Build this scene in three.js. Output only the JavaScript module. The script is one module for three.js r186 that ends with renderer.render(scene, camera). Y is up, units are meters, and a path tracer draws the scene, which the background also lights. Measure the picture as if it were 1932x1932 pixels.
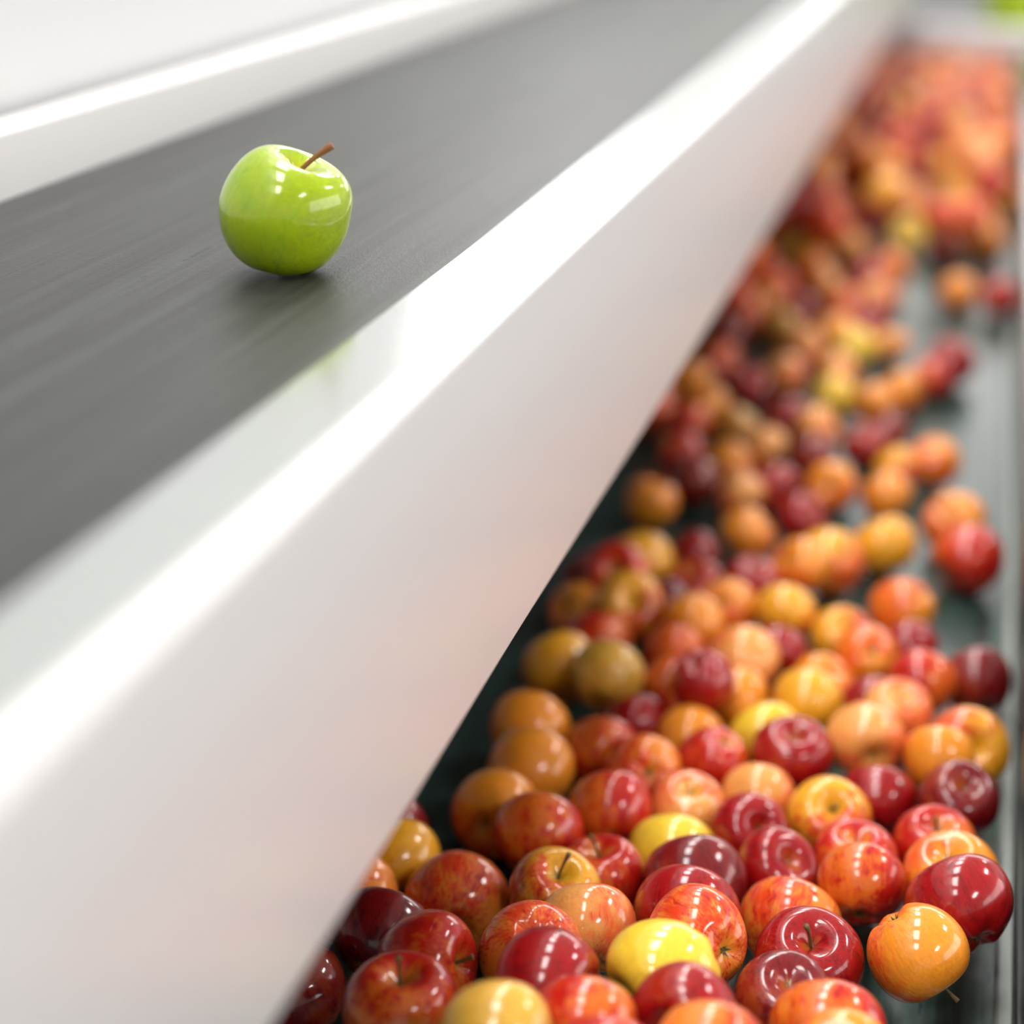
import * as THREE from 'three';
import { mergeGeometries, toCreasedNormals } from 'three/addons/utils/BufferGeometryUtils.js';
import { RoundedBoxGeometry } from 'three/addons/geometries/RoundedBoxGeometry.js';
import { RectAreaLightUniformsLib } from 'three/addons/lights/RectAreaLightUniformsLib.js';

// ------------------------------------------------------------------ camera, sky, lights, exposure
RectAreaLightUniformsLib.init();
const scene = new THREE.Scene();
const renderer = new THREE.WebGLRenderer({ antialias: true });
renderer.toneMapping = THREE.LinearToneMapping;
renderer.toneMappingExposure = 0.57;
renderer.shadowMap.enabled = true;
const SKY = 8.5;                                   // overcast daylight behind the hall's windows
scene.background = new THREE.Color(SKY * 1.02, SKY, SKY * 0.975);
const EYE = new THREE.Vector3(0, 1.535, 0);
const HALF = 966, FOCAL = 3500;                  // pixels of the 1932 frame
const camera = new THREE.PerspectiveCamera(2 * Math.atan(HALF / FOCAL) * 180 / Math.PI, 1, 0.05, 60);
camera.position.copy(EYE);
const pitch = Math.atan(1296 / FOCAL);
const yaw = Math.atan(959 / Math.hypot(FOCAL, 1296));
const FWD = new THREE.Vector3(-Math.sin(yaw) * Math.cos(pitch), -Math.sin(pitch), -Math.cos(yaw) * Math.cos(pitch));
{ // the lines of both conveyors (world -z) run to pixel (1925, -330)
  const d = new THREE.Vector3(959 / FOCAL, -(-1296) / FOCAL, 1).normalize();          // camera axes: right, up, forward
  const up = new THREE.Vector3(0, Math.cos(pitch), -Math.sin(pitch));
  const right = new THREE.Vector3(1, 0, 0).addScaledVector(d, -d.x); right.addScaledVector(up, -right.dot(up)).normalize();
  FWD.set(right.z, up.z, -d.z).normalize();
}
camera.lookAt(EYE.clone().add(FWD));
camera.updateMatrixWorld(true);
camera.focus = 1.07;
camera.userData.fStop = camera.getFocalLength() / 1000 / 0.029;
const RIGHT = new THREE.Vector3().setFromMatrixColumn(camera.matrixWorld, 0);
const UPV = new THREE.Vector3().setFromMatrixColumn(camera.matrixWorld, 1);
const BACK = new THREE.Vector3().setFromMatrixColumn(camera.matrixWorld, 2);

const LAMPS = { y: 3.12, width: 0.4, length: 0.8, power: 31, sidePower: 52 };
const LAMP_ROWS = [[-0.42, [0.9, -0.35, -1.6, -2.9, -4.4, -6.4]], [1.9, [0.8, -2.4, -5.6]]];

// ------------------------------------------------------------------ helpers
let seedState = 20240717;
const rnd = () => { seedState = (seedState + 0x6d2b79f5) | 0; let t = Math.imul(seedState ^ (seedState >>> 15), 1 | seedState); t = (t + Math.imul(t ^ (t >>> 7), 61 | t)) ^ t; return ((t ^ (t >>> 14)) >>> 0) / 4294967296; };
const lerp = (a, b, t) => a + (b - a) * t, clamp = (x, a = 0, b = 1) => Math.min(b, Math.max(a, x));
const smooth = (a, b, x) => { const t = clamp((x - a) / (b - a)); return t * t * (3 - 2 * t); };
const NT = new Float32Array(65536); for (let i = 0; i < 65536; i++) NT[i] = rnd() * 2 - 1;
const hash3 = (x, y, z) => NT[(Math.imul(x, 73856093) ^ Math.imul(y, 19349663) ^ Math.imul(z, 83492791)) & 65535];
function noise3(x, y, z) {
  const ix = Math.floor(x), iy = Math.floor(y), iz = Math.floor(z); let fx = x - ix, fy = y - iy, fz = z - iz;
  fx = fx * fx * (3 - 2 * fx); fy = fy * fy * (3 - 2 * fy); fz = fz * fz * (3 - 2 * fz);
  const a = lerp(lerp(hash3(ix, iy, iz), hash3(ix + 1, iy, iz), fx), lerp(hash3(ix, iy + 1, iz), hash3(ix + 1, iy + 1, iz), fx), fy);
  const b = lerp(lerp(hash3(ix, iy, iz + 1), hash3(ix + 1, iy, iz + 1), fx), lerp(hash3(ix, iy + 1, iz + 1), hash3(ix + 1, iy + 1, iz + 1), fx), fy);
  return lerp(a, b, fz);
}
const counts = {};
const numbered = (name) => { const n = counts[name] = (counts[name] ?? -1) + 1; return n ? `${name}_${String(n).padStart(3, '0')}` : name; };
const shade = (o) => { o.castShadow = o.receiveShadow = true; return o; };
function tag(o, label, category, group) { o.userData.label = label; if (category) o.userData.category = category; if (group) o.userData.group = group; return o; }
function mesh(name, geo, mat, parent) { const m = shade(new THREE.Mesh(geo, mat)); m.name = parent === scene ? numbered(name) : name; parent.add(m); return m; }
function thing(name, label, category, pos = [0, 0, 0], group) { const g = new THREE.Group(); g.name = numbered(name); g.position.set(...pos); scene.add(g); return tag(g, label, category, group); }
function structure(name, geo, mat) { const m = shade(new THREE.Mesh(geo, mat)); m.name = name; m.userData.kind = 'structure'; scene.add(m); return m; }
const box = (x0, x1, y0, y1, z0, z1) => new THREE.BoxGeometry(x1 - x0, y1 - y0, z1 - z0).translate((x0 + x1) / 2, (y0 + y1) / 2, (z0 + z1) / 2);
const rbox = (x0, x1, y0, y1, z0, z1, r = 0.004) => new RoundedBoxGeometry(x1 - x0, y1 - y0, z1 - z0, 3, r).translate((x0 + x1) / 2, (y0 + y1) / 2, (z0 + z1) / 2);
function canvasTex(w, h, f, { srgb = true, rx = 1, ry = 1 } = {}) {  // f(x, y) -> [r, g, b] 0..255
  const d = new Uint8Array(w * h * 4);
  for (let y = 0, i = 0; y < h; y++) for (let x = 0; x < w; x++, i += 4) { const c = f(x, y); d[i] = c[0]; d[i + 1] = c[1]; d[i + 2] = c[2]; d[i + 3] = 255; }
  const t = new THREE.DataTexture(d, w, h, THREE.RGBAFormat);
  t.wrapS = t.wrapT = THREE.RepeatWrapping; t.magFilter = THREE.LinearFilter; t.repeat.set(rx, ry); if (srgb) t.colorSpace = THREE.SRGBColorSpace; t.needsUpdate = true;
  return t;
}
// a bent sheet: centre line in x and y, given thickness, run from z0 to z1
function sheet(points, th, z0, z1) {
  const left = [], right = [];
  for (let i = 0; i < points.length; i++) {
    const a = points[Math.max(0, i - 1)], b = points[Math.min(points.length - 1, i + 1)], dx = b[0] - a[0], dy = b[1] - a[1], l = Math.hypot(dx, dy) || 1;
    left.push([points[i][0] - dy / l * th / 2, points[i][1] + dx / l * th / 2]); right.push([points[i][0] + dy / l * th / 2, points[i][1] - dx / l * th / 2]);
  }
  const s = new THREE.Shape([...left, ...right.reverse()].map((p) => new THREE.Vector2(...p)));
  const g = new THREE.ExtrudeGeometry(s, { depth: Math.abs(z1 - z0), bevelEnabled: false, steps: 1 }).translate(0, 0, Math.min(z0, z1));
  return toCreasedNormals(g, 0.6);
}
const arc = (cx, cy, r, a0, a1, n) => Array.from({ length: n + 1 }, (_, i) => { const a = lerp(a0, a1, i / n); return [cx + Math.cos(a) * r, cy + Math.sin(a) * r]; });
// an endless belt round two rollers
function loopBelt(x0, x1, zNear, zFar, yTop, R, th) {
  const path = [], n = 14, straight = 40;
  for (let i = 0; i <= straight; i++) path.push([lerp(zNear, zFar, i / straight), yTop, 0, 1]);
  for (let i = 1; i <= n; i++) { const a = Math.PI * i / n; path.push([zFar - Math.sin(a) * R, yTop - R + Math.cos(a) * R, -Math.sin(a), Math.cos(a)]); }
  for (let i = 1; i <= straight; i++) path.push([lerp(zFar, zNear, i / straight), yTop - 2 * R, 0, -1]);
  for (let i = 1; i <= n; i++) { const a = Math.PI * i / n; path.push([zNear + Math.sin(a) * R, yTop - R - Math.cos(a) * R, Math.sin(a), -Math.cos(a)]); }
  const pos = [], nor = [], uv = [], idx = []; let s = 0;
  for (const inner of [0, 1]) {
    const base = pos.length / 3; s = 0;
    path.forEach(([z, y, nz, ny], i) => {
      if (i) s += Math.hypot(z - path[i - 1][0], y - path[i - 1][1]);
      for (const x of [x0, x1]) { pos.push(x, y - ny * th * inner, z - nz * th * inner); nor.push(0, ny * (inner ? -1 : 1), nz * (inner ? -1 : 1)); uv.push(x, s); }
    });
    for (let i = 0; i < path.length - 1; i++) { const a = base + i * 2; inner ? idx.push(a, a + 2, a + 1, a + 1, a + 2, a + 3) : idx.push(a, a + 1, a + 2, a + 1, a + 3, a + 2); }
  }
  for (const k of [0, 1]) {
    const base = pos.length / 3;
    for (const [z, y, nz, ny] of path) for (const inner of [0, 1]) { pos.push(k ? x1 : x0, y - ny * th * inner, z - nz * th * inner); nor.push(k ? 1 : -1, 0, 0); uv.push(0, 0); }
    for (let i = 0; i < path.length - 1; i++) { const a = base + i * 2; idx.push(a, a + 1, a + 2, a + 1, a + 3, a + 2); }
  }
  const g = new THREE.BufferGeometry();
  g.setAttribute('position', new THREE.Float32BufferAttribute(pos, 3)); g.setAttribute('normal', new THREE.Float32BufferAttribute(nor, 3)); g.setAttribute('uv', new THREE.Float32BufferAttribute(uv, 2)); g.setIndex(idx);
  return g;
}
// the ray through a pixel of the 1932 frame, scaled so that its length along the view axis is 1
const ray = (px, py) => new THREE.Vector3().addScaledVector(RIGHT, (px - HALF) / FOCAL).addScaledVector(UPV, -(py - HALF) / FOCAL).addScaledVector(BACK, -1);

// ------------------------------------------------------------------ materials of the place
const STD = (o) => new THREE.MeshStandardMaterial(o), PHY = (o) => new THREE.MeshPhysicalMaterial(o);
const paintRough = canvasTex(256, 256, (x, y) => { const v = 150 + 45 * noise3(x / 9, y / 70, 3) + 30 * noise3(x / 40, y / 50, 9); return [v, v, v]; }, { srgb: false, rx: 1.5, ry: 1.5 });
const M = {
  whitePaint: STD({ color: new THREE.Color(0.62, 0.605, 0.605), roughness: 0.3, metalness: 0.06 }),
  wall: STD({ color: new THREE.Color(0.66, 0.66, 0.665), roughness: 0.45 }),
  ceiling: STD({ color: new THREE.Color(0.42, 0.42, 0.42), roughness: 0.85 }),
  floor: STD({ color: new THREE.Color(0.36, 0.36, 0.35), roughness: 0.5, map: canvasTex(512, 512, (x, y) => { const v = 225 + 22 * noise3(x / 30, y / 30, 1) + 8 * noise3(x / 4, y / 4, 2); return [v, v, v]; }, { rx: 0.5, ry: 0.5 }) }),
  steel: STD({ color: new THREE.Color(0.62, 0.63, 0.62), metalness: 1, roughness: 0.3 }),
  satinSteel: STD({ color: new THREE.Color(0.60, 0.625, 0.61), metalness: 0.9, roughness: 0.17 }),
  mirrorSteel: STD({ color: new THREE.Color(0.24, 0.21, 0.195), metalness: 1, roughness: 0.22 }),
  darkSteel: STD({ color: new THREE.Color(0.10, 0.11, 0.11), metalness: 0.3, roughness: 0.5 }),
  flange: PHY({ color: new THREE.Color(0.20, 0.225, 0.21), metalness: 0.2, roughness: 0.45 }),
  rubber: STD({ color: new THREE.Color(0.05, 0.05, 0.05), roughness: 0.7 }),
  lamp: STD({ color: 0xffffff, emissive: new THREE.Color(1, 0.99, 0.96), emissiveIntensity: 4 }),
  glass: PHY({ color: 0xffffff, transmission: 1, thickness: 0, roughness: 0.02, ior: 1.45 }),
  frame: STD({ color: new THREE.Color(0.7, 0.7, 0.7), roughness: 0.4 }),
  greenPlastic: STD({ color: new THREE.Color(0.45, 0.62, 0.03), roughness: 0.45 }),
};
const beltStreak = canvasTex(512, 512, (x, y) => {
  const a = x / 512 * Math.PI * 2, c = Math.cos(a) * 14, s = Math.sin(a) * 14;
  let v = 0.55 * noise3(c, s, y / 256) + 0.35 * noise3(c * 3, s * 3, y / 170 + 7) + 0.28 * noise3(x * 0.45, y / 26, 3) + 0.15 * noise3(x * 0.9, y / 3, 5);
  v = 190 + 85 * v; return [v, v, v - 2];
}, { rx: 2.2, ry: 0.8 });
const grain = canvasTex(512, 512, (x, y) => { const v = 128 + 70 * noise3(x * 0.8, y * 0.28, 1) + 45 * noise3(x * 0.3, y * 0.1, 4); return [v, v, v]; }, { srgb: false, rx: 7, ry: 5 });
M.belt = PHY({ specularIntensity: 0.75, color: new THREE.Color(0.045, 0.047, 0.042), map: beltStreak, roughness: 0.42, bumpMap: grain, bumpScale: 0.0002 });
M.greenBelt = PHY({ color: new THREE.Color(0.042, 0.092, 0.078), roughness: 0.32, bumpMap: grain, bumpScale: 0.00008, map: beltStreak });

// ------------------------------------------------------------------ the hall
const WX = -0.70, HZ = -9.5, NZ = 3.0, RX = 3.4, CY = 4.2, T = 0.2;
structure('floor', box(WX - T, RX + T, -0.2, 0, HZ - T, NZ + T), M.floor);
structure('ceiling', box(WX - T, RX + T, CY, CY + 0.2, HZ - T, NZ + T), M.ceiling);
const WIN = { z0: -4.25, z1: -2.25, y0: 1.62, y1: 2.55 };
structure('wall_left', mergeGeometries([box(WX - T, WX, 0, WIN.y0, HZ - T, NZ + T), box(WX - T, WX, WIN.y1, CY, HZ - T, NZ + T), box(WX - T, WX, WIN.y0, WIN.y1, HZ - T, WIN.z0), box(WX - T, WX, WIN.y0, WIN.y1, WIN.z1, NZ + T)]), M.wall);
const WIN2 = { z0: -3.6, z1: 1.2, y0: 0.95, y1: 2.6 };
structure('wall_right', mergeGeometries([box(RX, RX + T, 0, WIN2.y0, HZ - T, NZ + T), box(RX, RX + T, WIN2.y1, CY, HZ - T, NZ + T), box(RX, RX + T, WIN2.y0, WIN2.y1, HZ - T, WIN2.z0), box(RX, RX + T, WIN2.y0, WIN2.y1, WIN2.z1, NZ + T)]), M.wall);
const WIN3 = { x0: -0.5, x1: 3.2, y0: 1.9, y1: 3.5 };
structure('wall_back', mergeGeometries([box(WX, RX, 0, WIN3.y0, HZ - T, HZ), box(WX, RX, WIN3.y1, CY, HZ - T, HZ), box(WX, WIN3.x0, WIN3.y0, WIN3.y1, HZ - T, HZ), box(WIN3.x1, RX, WIN3.y0, WIN3.y1, HZ - T, HZ)]), M.wall);
structure('wall_front', box(WX, RX, 0, CY, NZ, NZ + T), M.wall);
function hallWindow(name, wx, W, mullions) {   // wx: the middle of the pane
  const w = new THREE.Group(); w.name = name; w.userData.kind = 'structure'; scene.add(w);
  const x0 = wx - 0.03, x1 = wx + 0.03, f = 0.05, edges = [W.z0 + f / 2, ...mullions, W.z1 - f / 2];
  mesh('window_frame', mergeGeometries([box(x0, x1, W.y0, W.y0 + f, W.z0, W.z1), box(x0, x1, W.y1 - f, W.y1, W.z0, W.z1), ...edges.map((z) => box(x0, x1, W.y0 + f, W.y1 - f, z - f / 2, z + f / 2))]), M.frame, w);
  for (let i = 0; i < edges.length - 1; i++) mesh('window_pane', box(wx - 0.003, wx + 0.003, W.y0 + f, W.y1 - f, edges[i] + f / 2, edges[i + 1] - f / 2), M.glass, w);
}
hallWindow('window_1', WX - 0.09, WIN, [-2.9]);
hallWindow('window_2', RX + 0.09, WIN2, [-2.0, -0.4]);
{
  const w = new THREE.Group(); w.name = 'window_3'; w.userData.kind = 'structure'; scene.add(w);
  const W = WIN3, z = HZ - 0.09, f = 0.05, edges = [W.x0 + f / 2, 0.75, 1.95, W.x1 - f / 2];
  mesh('window_frame', mergeGeometries([box(W.x0, W.x1, W.y0, W.y0 + f, z - 0.03, z + 0.03), box(W.x0, W.x1, W.y1 - f, W.y1, z - 0.03, z + 0.03), ...edges.map((x) => box(x - f / 2, x + f / 2, W.y0 + f, W.y1 - f, z - 0.03, z + 0.03))]), M.frame, w);
  for (let i = 0; i < 3; i++) mesh('window_pane', box(edges[i] + f / 2, edges[i + 1] - f / 2, W.y0 + f, W.y1 - f, z - 0.003, z + 0.003), M.glass, w);
}
LAMP_ROWS.forEach(([x, zs], r) => zs.forEach((z, i) => {
  const L = LAMPS, t = thing('ceiling_light', r ? 'flat white ceiling light over the open hall floor' : 'flat white ceiling light in the row above the two conveyors', 'lamp', [x, L.y, z], r ? 'ceiling lights over the hall floor' : 'ceiling lights above the conveyors');
  mesh('housing', mergeGeometries([rbox(-L.width / 2 - 0.04, L.width / 2 + 0.04, 0.012, 0.09, -L.length / 2 - 0.04, L.length / 2 + 0.04)]), M.frame, t);
  mesh('diffuser', box(-L.width / 2, L.width / 2, 0, 0.011, -L.length / 2, L.length / 2), M.lamp, t);
  for (const e of [-0.28, 0.28]) mesh('hanging_rod', new THREE.CylinderGeometry(0.006, 0.006, CY - L.y - 0.09, 10).translate(0, (CY - L.y + 0.09) / 2, e), M.frame, t);
  const a = new THREE.RectAreaLight(new THREE.Color(1, 0.985, 0.95), r ? L.sidePower : L.power, L.width, L.length); a.position.y = -0.006; a.rotation.x = -Math.PI / 2; t.add(a);
}));

// ------------------------------------------------------------------ upper conveyor
const Y_UP = 1.297, Y_LOW = 0.85;
{
  const near = 0.7, far = -5.9;
  const c = thing('conveyor', 'upper conveyor with dark grey belt and white steel side panels, one green apple on it', 'conveyor');
  mesh('belt', loopBelt(-0.643, -0.2985, near, far, Y_UP, 0.035, 0.005), M.belt, c).userData.label = 'dark grey rubber belt';
  const yb = EYE.y - 0.437, r = 0.011, xo = -0.24, yt = Y_UP + 0.0018;
  mesh('side_panel', sheet([[xo - r - 0.003, yt], ...arc(xo - r, yt - r, r, Math.PI / 2, 0, 10), [xo, yb + 0.006], ...arc(xo - 0.006, yb + 0.006, 0.006, 0, -Math.PI / 2, 5), [xo - 0.03, yb]], 0.0022, near + 0.05, far - 0.05), M.whitePaint, c).userData.label = 'tall white side panel with rounded top edge';
  mesh('top_flange', sheet([[-0.2965, yt - 0.004], [-0.2965, yt - 0.001], [-0.295, yt + 0.0002], [-0.28, yt + 0.0002], [xo - r - 0.0032, yt]], 0.002, near + 0.05, far - 0.05), M.satinSteel, c).userData.label = 'flat satin steel flange beside the belt';
  const gx = -0.6455, gt = Y_UP + 0.046;
  mesh('side_guard', sheet([[gx, Y_UP - 0.09], [gx, gt - 0.006], ...arc(gx - 0.006, gt - 0.006, 0.006, 0, Math.PI / 2, 7), [gx - 0.026, gt], ...arc(gx - 0.026, gt - 0.005, 0.005, Math.PI / 2, Math.PI, 5), [gx - 0.031, gt - 0.02]], 0.002, near + 0.05, far - 0.05), M.whitePaint, c).userData.label = 'low white guard rail with rolled lip';
  for (const z of [near, far]) mesh('roller', new THREE.CylinderGeometry(0.0298, 0.0298, 0.34, 32).rotateZ(Math.PI / 2).translate(-0.471, Y_UP - 0.035, z), M.steel, c);
  mesh('slider_bed', box(-0.64, -0.30, Y_UP - 0.0165, Y_UP - 0.0065, far + 0.05, near - 0.05), M.steel, c);
  for (const z of [0.3, -1.9, -3.9, -5.5]) {
    mesh('cross_arm', rbox(-0.645, -0.242, Y_UP - 0.14, Y_UP - 0.09, z - 0.025, z + 0.025), M.steel, c);
    mesh('leg', rbox(-0.645, -0.585, 0, Y_UP - 0.14, z - 0.03, z + 0.03), M.steel, c);
  }
}
// ------------------------------------------------------------------ lower conveyor
const LX0 = -0.46, LX1 = 0.047, WALLX = 0.0605;
{
  const near = 0.3, far = -5.6;
  const c = thing('conveyor', 'lower conveyor with dark green belt carrying the heap of red apples', 'conveyor');
  mesh('belt', loopBelt(LX0, LX1, near, far, Y_LOW, 0.04, 0.005), M.greenBelt, c).userData.label = 'glossy dark green belt';
  mesh('side_guard', sheet([[LX1 + 0.001, Y_LOW - 0.06], [LX1 + 0.001, Y_LOW - 0.001], ...arc(LX1 + 0.004, Y_LOW - 0.001, 0.003, Math.PI, Math.PI / 2, 4), [WALLX - 0.003, Y_LOW + 0.002]], 0.0015, near, far), M.flange, c).userData.label = 'narrow bright edge strip beside the belt';
  mesh('side_wall', sheet([[WALLX + 0.001, Y_LOW - 0.09], [WALLX + 0.001, Y_LOW + 0.085], ...arc(WALLX + 0.009, Y_LOW + 0.085, 0.008, Math.PI, Math.PI / 2, 6), [WALLX + 0.04, Y_LOW + 0.093]], 0.002, near, far), M.mirrorSteel, c).userData.label = 'polished steel side wall mirroring the apples';
  mesh('back_guard', rbox(LX0 - 0.022, LX0 - 0.004, Y_LOW - 0.09, Y_LOW + 0.06, far, near), M.darkSteel, c);
  for (const z of [near, far]) mesh('roller', new THREE.CylinderGeometry(0.0348, 0.0348, 0.5, 32).rotateZ(Math.PI / 2).translate((LX0 + LX1) / 2, Y_LOW - 0.04, z), M.steel, c);
  mesh('slider_bed', box(LX0, LX1, Y_LOW - 0.016, Y_LOW - 0.0065, far + 0.05, near - 0.05), M.steel, c);
  for (const z of [0.05, -1.8, -3.6, -5.3]) {
    mesh('cross_arm', rbox(LX0 - 0.02, WALLX + 0.04, Y_LOW - 0.15, Y_LOW - 0.095, z - 0.03, z + 0.03), M.steel, c);
    for (const x of [LX0 + 0.01, WALLX]) mesh('leg', rbox(x - 0.03, x + 0.03, 0, Y_LOW - 0.15, z - 0.03, z + 0.03), M.steel, c);
  }
}
// ------------------------------------------------------------------ far end: white rail across, green tub behind
{
  const rail = thing('cross_rail', 'blurred white rail crossing over the far end of the apple heap', 'rail', [0.05, 0, -5.02]);
  rail.rotation.y = -0.22;
  mesh('beam', rbox(-0.38, 0.75, 0.985, 1.05, -0.03, 0.03, 0.01), M.whitePaint, rail);
  for (const x of [0.2, 0.7]) mesh('post', rbox(x - 0.03, x + 0.03, 0, 0.985, -0.03, 0.03), M.whitePaint, rail);
}
{
  const tub = thing('plastic_tub', 'blurred lime green plastic tub on a stand beyond the white rail', 'tub', [0.05, 0, -5.95]);
  const p = [[0.001, 0.9], [0.085, 0.9], [0.095, 0.905], [0.118, 1.13], [0.128, 1.135], [0.128, 1.145], [0.112, 1.145], [0.088, 0.915], [0.001, 0.912]].map((a) => new THREE.Vector2(...a));
  mesh('bowl', new THREE.LatheGeometry(p, 40), M.greenPlastic, tub);
  mesh('stand', mergeGeometries([rbox(-0.16, 0.16, 0.87, 0.9, -0.16, 0.16), ...[-1, 1].flatMap((a) => [-1, 1].map((b) => rbox(a * 0.13 - 0.02, a * 0.13 + 0.02, 0, 0.87, b * 0.13 - 0.02, b * 0.13 + 0.02)))]), M.steel, tub);
}

// ------------------------------------------------------------------ apples: shapes
// unit apple: equator radius 1, stem along +y, y = 0 at the middle
function appleGeometry({ lean = 0, foot = 0.9, height = 0.93, cone = 0.07, dip = 0.42, dipWidth = 0.36, base = 0.2, lobes = 0.016, wobble = 0.03, seed = 1, nu = 72, nv = 44 }) {
  const pos = [], uv = [], idx = [];
  for (let j = 0; j <= nv; j++) {
    let s = j / nv; s = lerp(s, 0.5 - 0.5 * Math.cos(Math.PI * s), 0.35);
    const t = Math.PI * s;                                           // 0 at the calyx, pi at the stem
    for (let i = 0; i <= nu; i++) {
      const a = 2 * Math.PI * (i % nu) / nu, ca = Math.cos(a), sa = Math.sin(a);
      let x = Math.sin(t), y = -Math.cos(t) * height;
      x = Math.pow(x, t < Math.PI / 2 ? foot : 0.9); x *= 1 - cone * Math.cos(t) * 1.0 - 0.02;
      if (t > Math.PI / 2) y -= dip * Math.exp(-Math.pow(x / dipWidth, 1.55)) * smooth(Math.PI * 0.5, Math.PI * 0.7, t);
      else y += base * Math.exp(-Math.pow(x / 0.32, 2)) * smooth(Math.PI * 0.5, Math.PI * 0.3, t) - lobes * 1.6 * Math.cos(5 * a + seed) * Math.exp(-Math.pow((x - 0.42) / 0.2, 2));
      const w = 1 + wobble * noise3(ca * 0.9 + seed * 3.1, y * 0.9, sa * 0.9 + seed) * 1.5 + lobes * 0.35 * Math.cos(5 * a + seed) * Math.sin(t) * (t < 1.57 ? 1 : 0.5) + 0.015 * Math.cos(2 * a + seed * 2);
      let lx = ca * x * w, ly = y * (1 + 0.4 * wobble * noise3(ca + seed, 5, sa));
      if (lean && ly > 0) { const q = Math.pow(ly, 1.4); ly -= lean * 1.1 * lx * q; lx += lean * q; }
      pos.push(lx, ly, sa * x * w); uv.push(i / nu, s);
    }
  }
  for (let j = 0; j < nv; j++) for (let i = 0; i < nu; i++) { const a = j * (nu + 1) + i, b = a + nu + 1; idx.push(a, b, a + 1, a + 1, b, b + 1); }
  const g = new THREE.BufferGeometry();
  g.setAttribute('position', new THREE.Float32BufferAttribute(pos, 3)); g.setAttribute('uv', new THREE.Float32BufferAttribute(uv, 2)); g.setIndex(idx); g.computeVertexNormals();
  const n = g.attributes.normal, v = new THREE.Vector3(), q = new THREE.Vector3();
  for (let j = 0; j <= nv; j++) { const a = j * (nu + 1), b = a + nu; v.fromBufferAttribute(n, a).add(q.fromBufferAttribute(n, b)).normalize(); n.setXYZ(a, v.x, v.y, v.z); n.setXYZ(b, v.x, v.y, v.z); }
  for (const j of [0, nv]) for (let i = 0; i <= nu; i++) n.setXYZ(j * (nu + 1) + i, 0, j ? 1 : -1, 0);
  let far = 0; for (let i = 0; i < g.attributes.position.count; i++) far = Math.max(far, Math.hypot(g.attributes.position.getX(i), g.attributes.position.getY(i), g.attributes.position.getZ(i)));
  const fit = 1.015 / far; g.scale(fit, fit, fit);
  g.userData = { cavity: (height - dip) * fit, basin: (base - height) * fit };
  return g;
}
const SHAPES = [
  { height: 0.90, cone: 0.06, seed: 1 }, { height: 0.95, cone: 0.09, seed: 2, lobes: 0.024 }, { height: 0.86, cone: 0.05, seed: 3, dip: 0.38, wobble: 0.045 },
  { height: 0.99, cone: 0.10, seed: 4, lobes: 0.022, wobble: 0.04 }, { height: 0.92, cone: 0.04, seed: 5, dip: 0.46, dipWidth: 0.33 }, { height: 0.88, cone: 0.07, seed: 6, lobes: 0.026 },
];
const GEO = SHAPES.map((s) => appleGeometry(s)), GEO_LOW = SHAPES.slice(0, 4).map((s) => appleGeometry({ ...s, nu: 32, nv: 20 }));
function taperTube(pts, radii, n = 9) {
  const curve = new THREE.CatmullRomCurve3(pts.map((p) => new THREE.Vector3(...p))), seg = 10, fr = curve.computeFrenetFrames(seg), pos = [], idx = [];
  for (let i = 0; i <= seg; i++) {
    const p = curve.getPoint(i / seg), f = i / seg * (radii.length - 1), k = Math.min(radii.length - 2, Math.floor(f)), r = lerp(radii[k], radii[k + 1], f - k);
    for (let j = 0; j < n; j++) { const a = 2 * Math.PI * j / n; pos.push(...p.clone().addScaledVector(fr.normals[i], Math.cos(a) * r).addScaledVector(fr.binormals[i], Math.sin(a) * r).toArray()); }
  }
  for (let i = 0; i < seg; i++) for (let j = 0; j < n; j++) { const a = i * n + j, b = i * n + (j + 1) % n; idx.push(a, b, a + n, b, b + n, a + n); }
  const top = pos.length / 3; pos.push(...curve.getPoint(1).toArray()); for (let j = 0; j < n; j++) idx.push(seg * n + j, seg * n + (j + 1) % n, top);
  const g = new THREE.BufferGeometry(); g.setAttribute('position', new THREE.Float32BufferAttribute(pos, 3)); g.setIndex(idx); g.computeVertexNormals(); return g;
}
// stems and calyxes stand at their own foot; they are moved to the cavity or basin of each shape
const STEMS = {
  long: taperTube([[0, -0.06, 0], [0.02, 0.2, 0.01], [0.07, 0.45, 0.02], [0.15, 0.68, 0.02]], [0.034, 0.028, 0.03, 0.055]),
  short: taperTube([[0, -0.06, 0], [-0.02, 0.12, 0.02], [-0.06, 0.28, 0.05], [-0.1, 0.40, 0.06]], [0.04, 0.034, 0.04, 0.06]),
  green: taperTube([[0, -0.05, 0], [0.08, 0.18, 0], [0.19, 0.40, 0], [0.31, 0.60, 0.0]], [0.04, 0.036, 0.044, 0.062]),
};
const calyxGeo = (() => {
  const parts = [];
  for (let k = 0; k < 5; k++) {
    const leaf = new THREE.ConeGeometry(0.055, 0.2, 6).scale(1, 1, 0.35).translate(0, 0.1, 0).rotateX(0.55 + 0.25 * (k % 2)).translate(0, 0, 0.045).rotateY(k * 1.2566);
    parts.push(leaf);
  }
  parts.push(new THREE.SphereGeometry(0.07, 10, 8).scale(1, 0.5, 1));
  return mergeGeometries(parts).scale(0.72, -0.72, 0.72).applyMatrix4(new THREE.Matrix4());
})();
{ const ix = calyxGeo.index.array; for (let i = 0; i < ix.length; i += 3) { const t = ix[i]; ix[i] = ix[i + 1]; ix[i + 1] = t; } calyxGeo.computeVertexNormals(); }

// ------------------------------------------------------------------ apples: skins
const hex = (h) => [(h >> 16) & 255, (h >> 8) & 255, h & 255];
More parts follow.
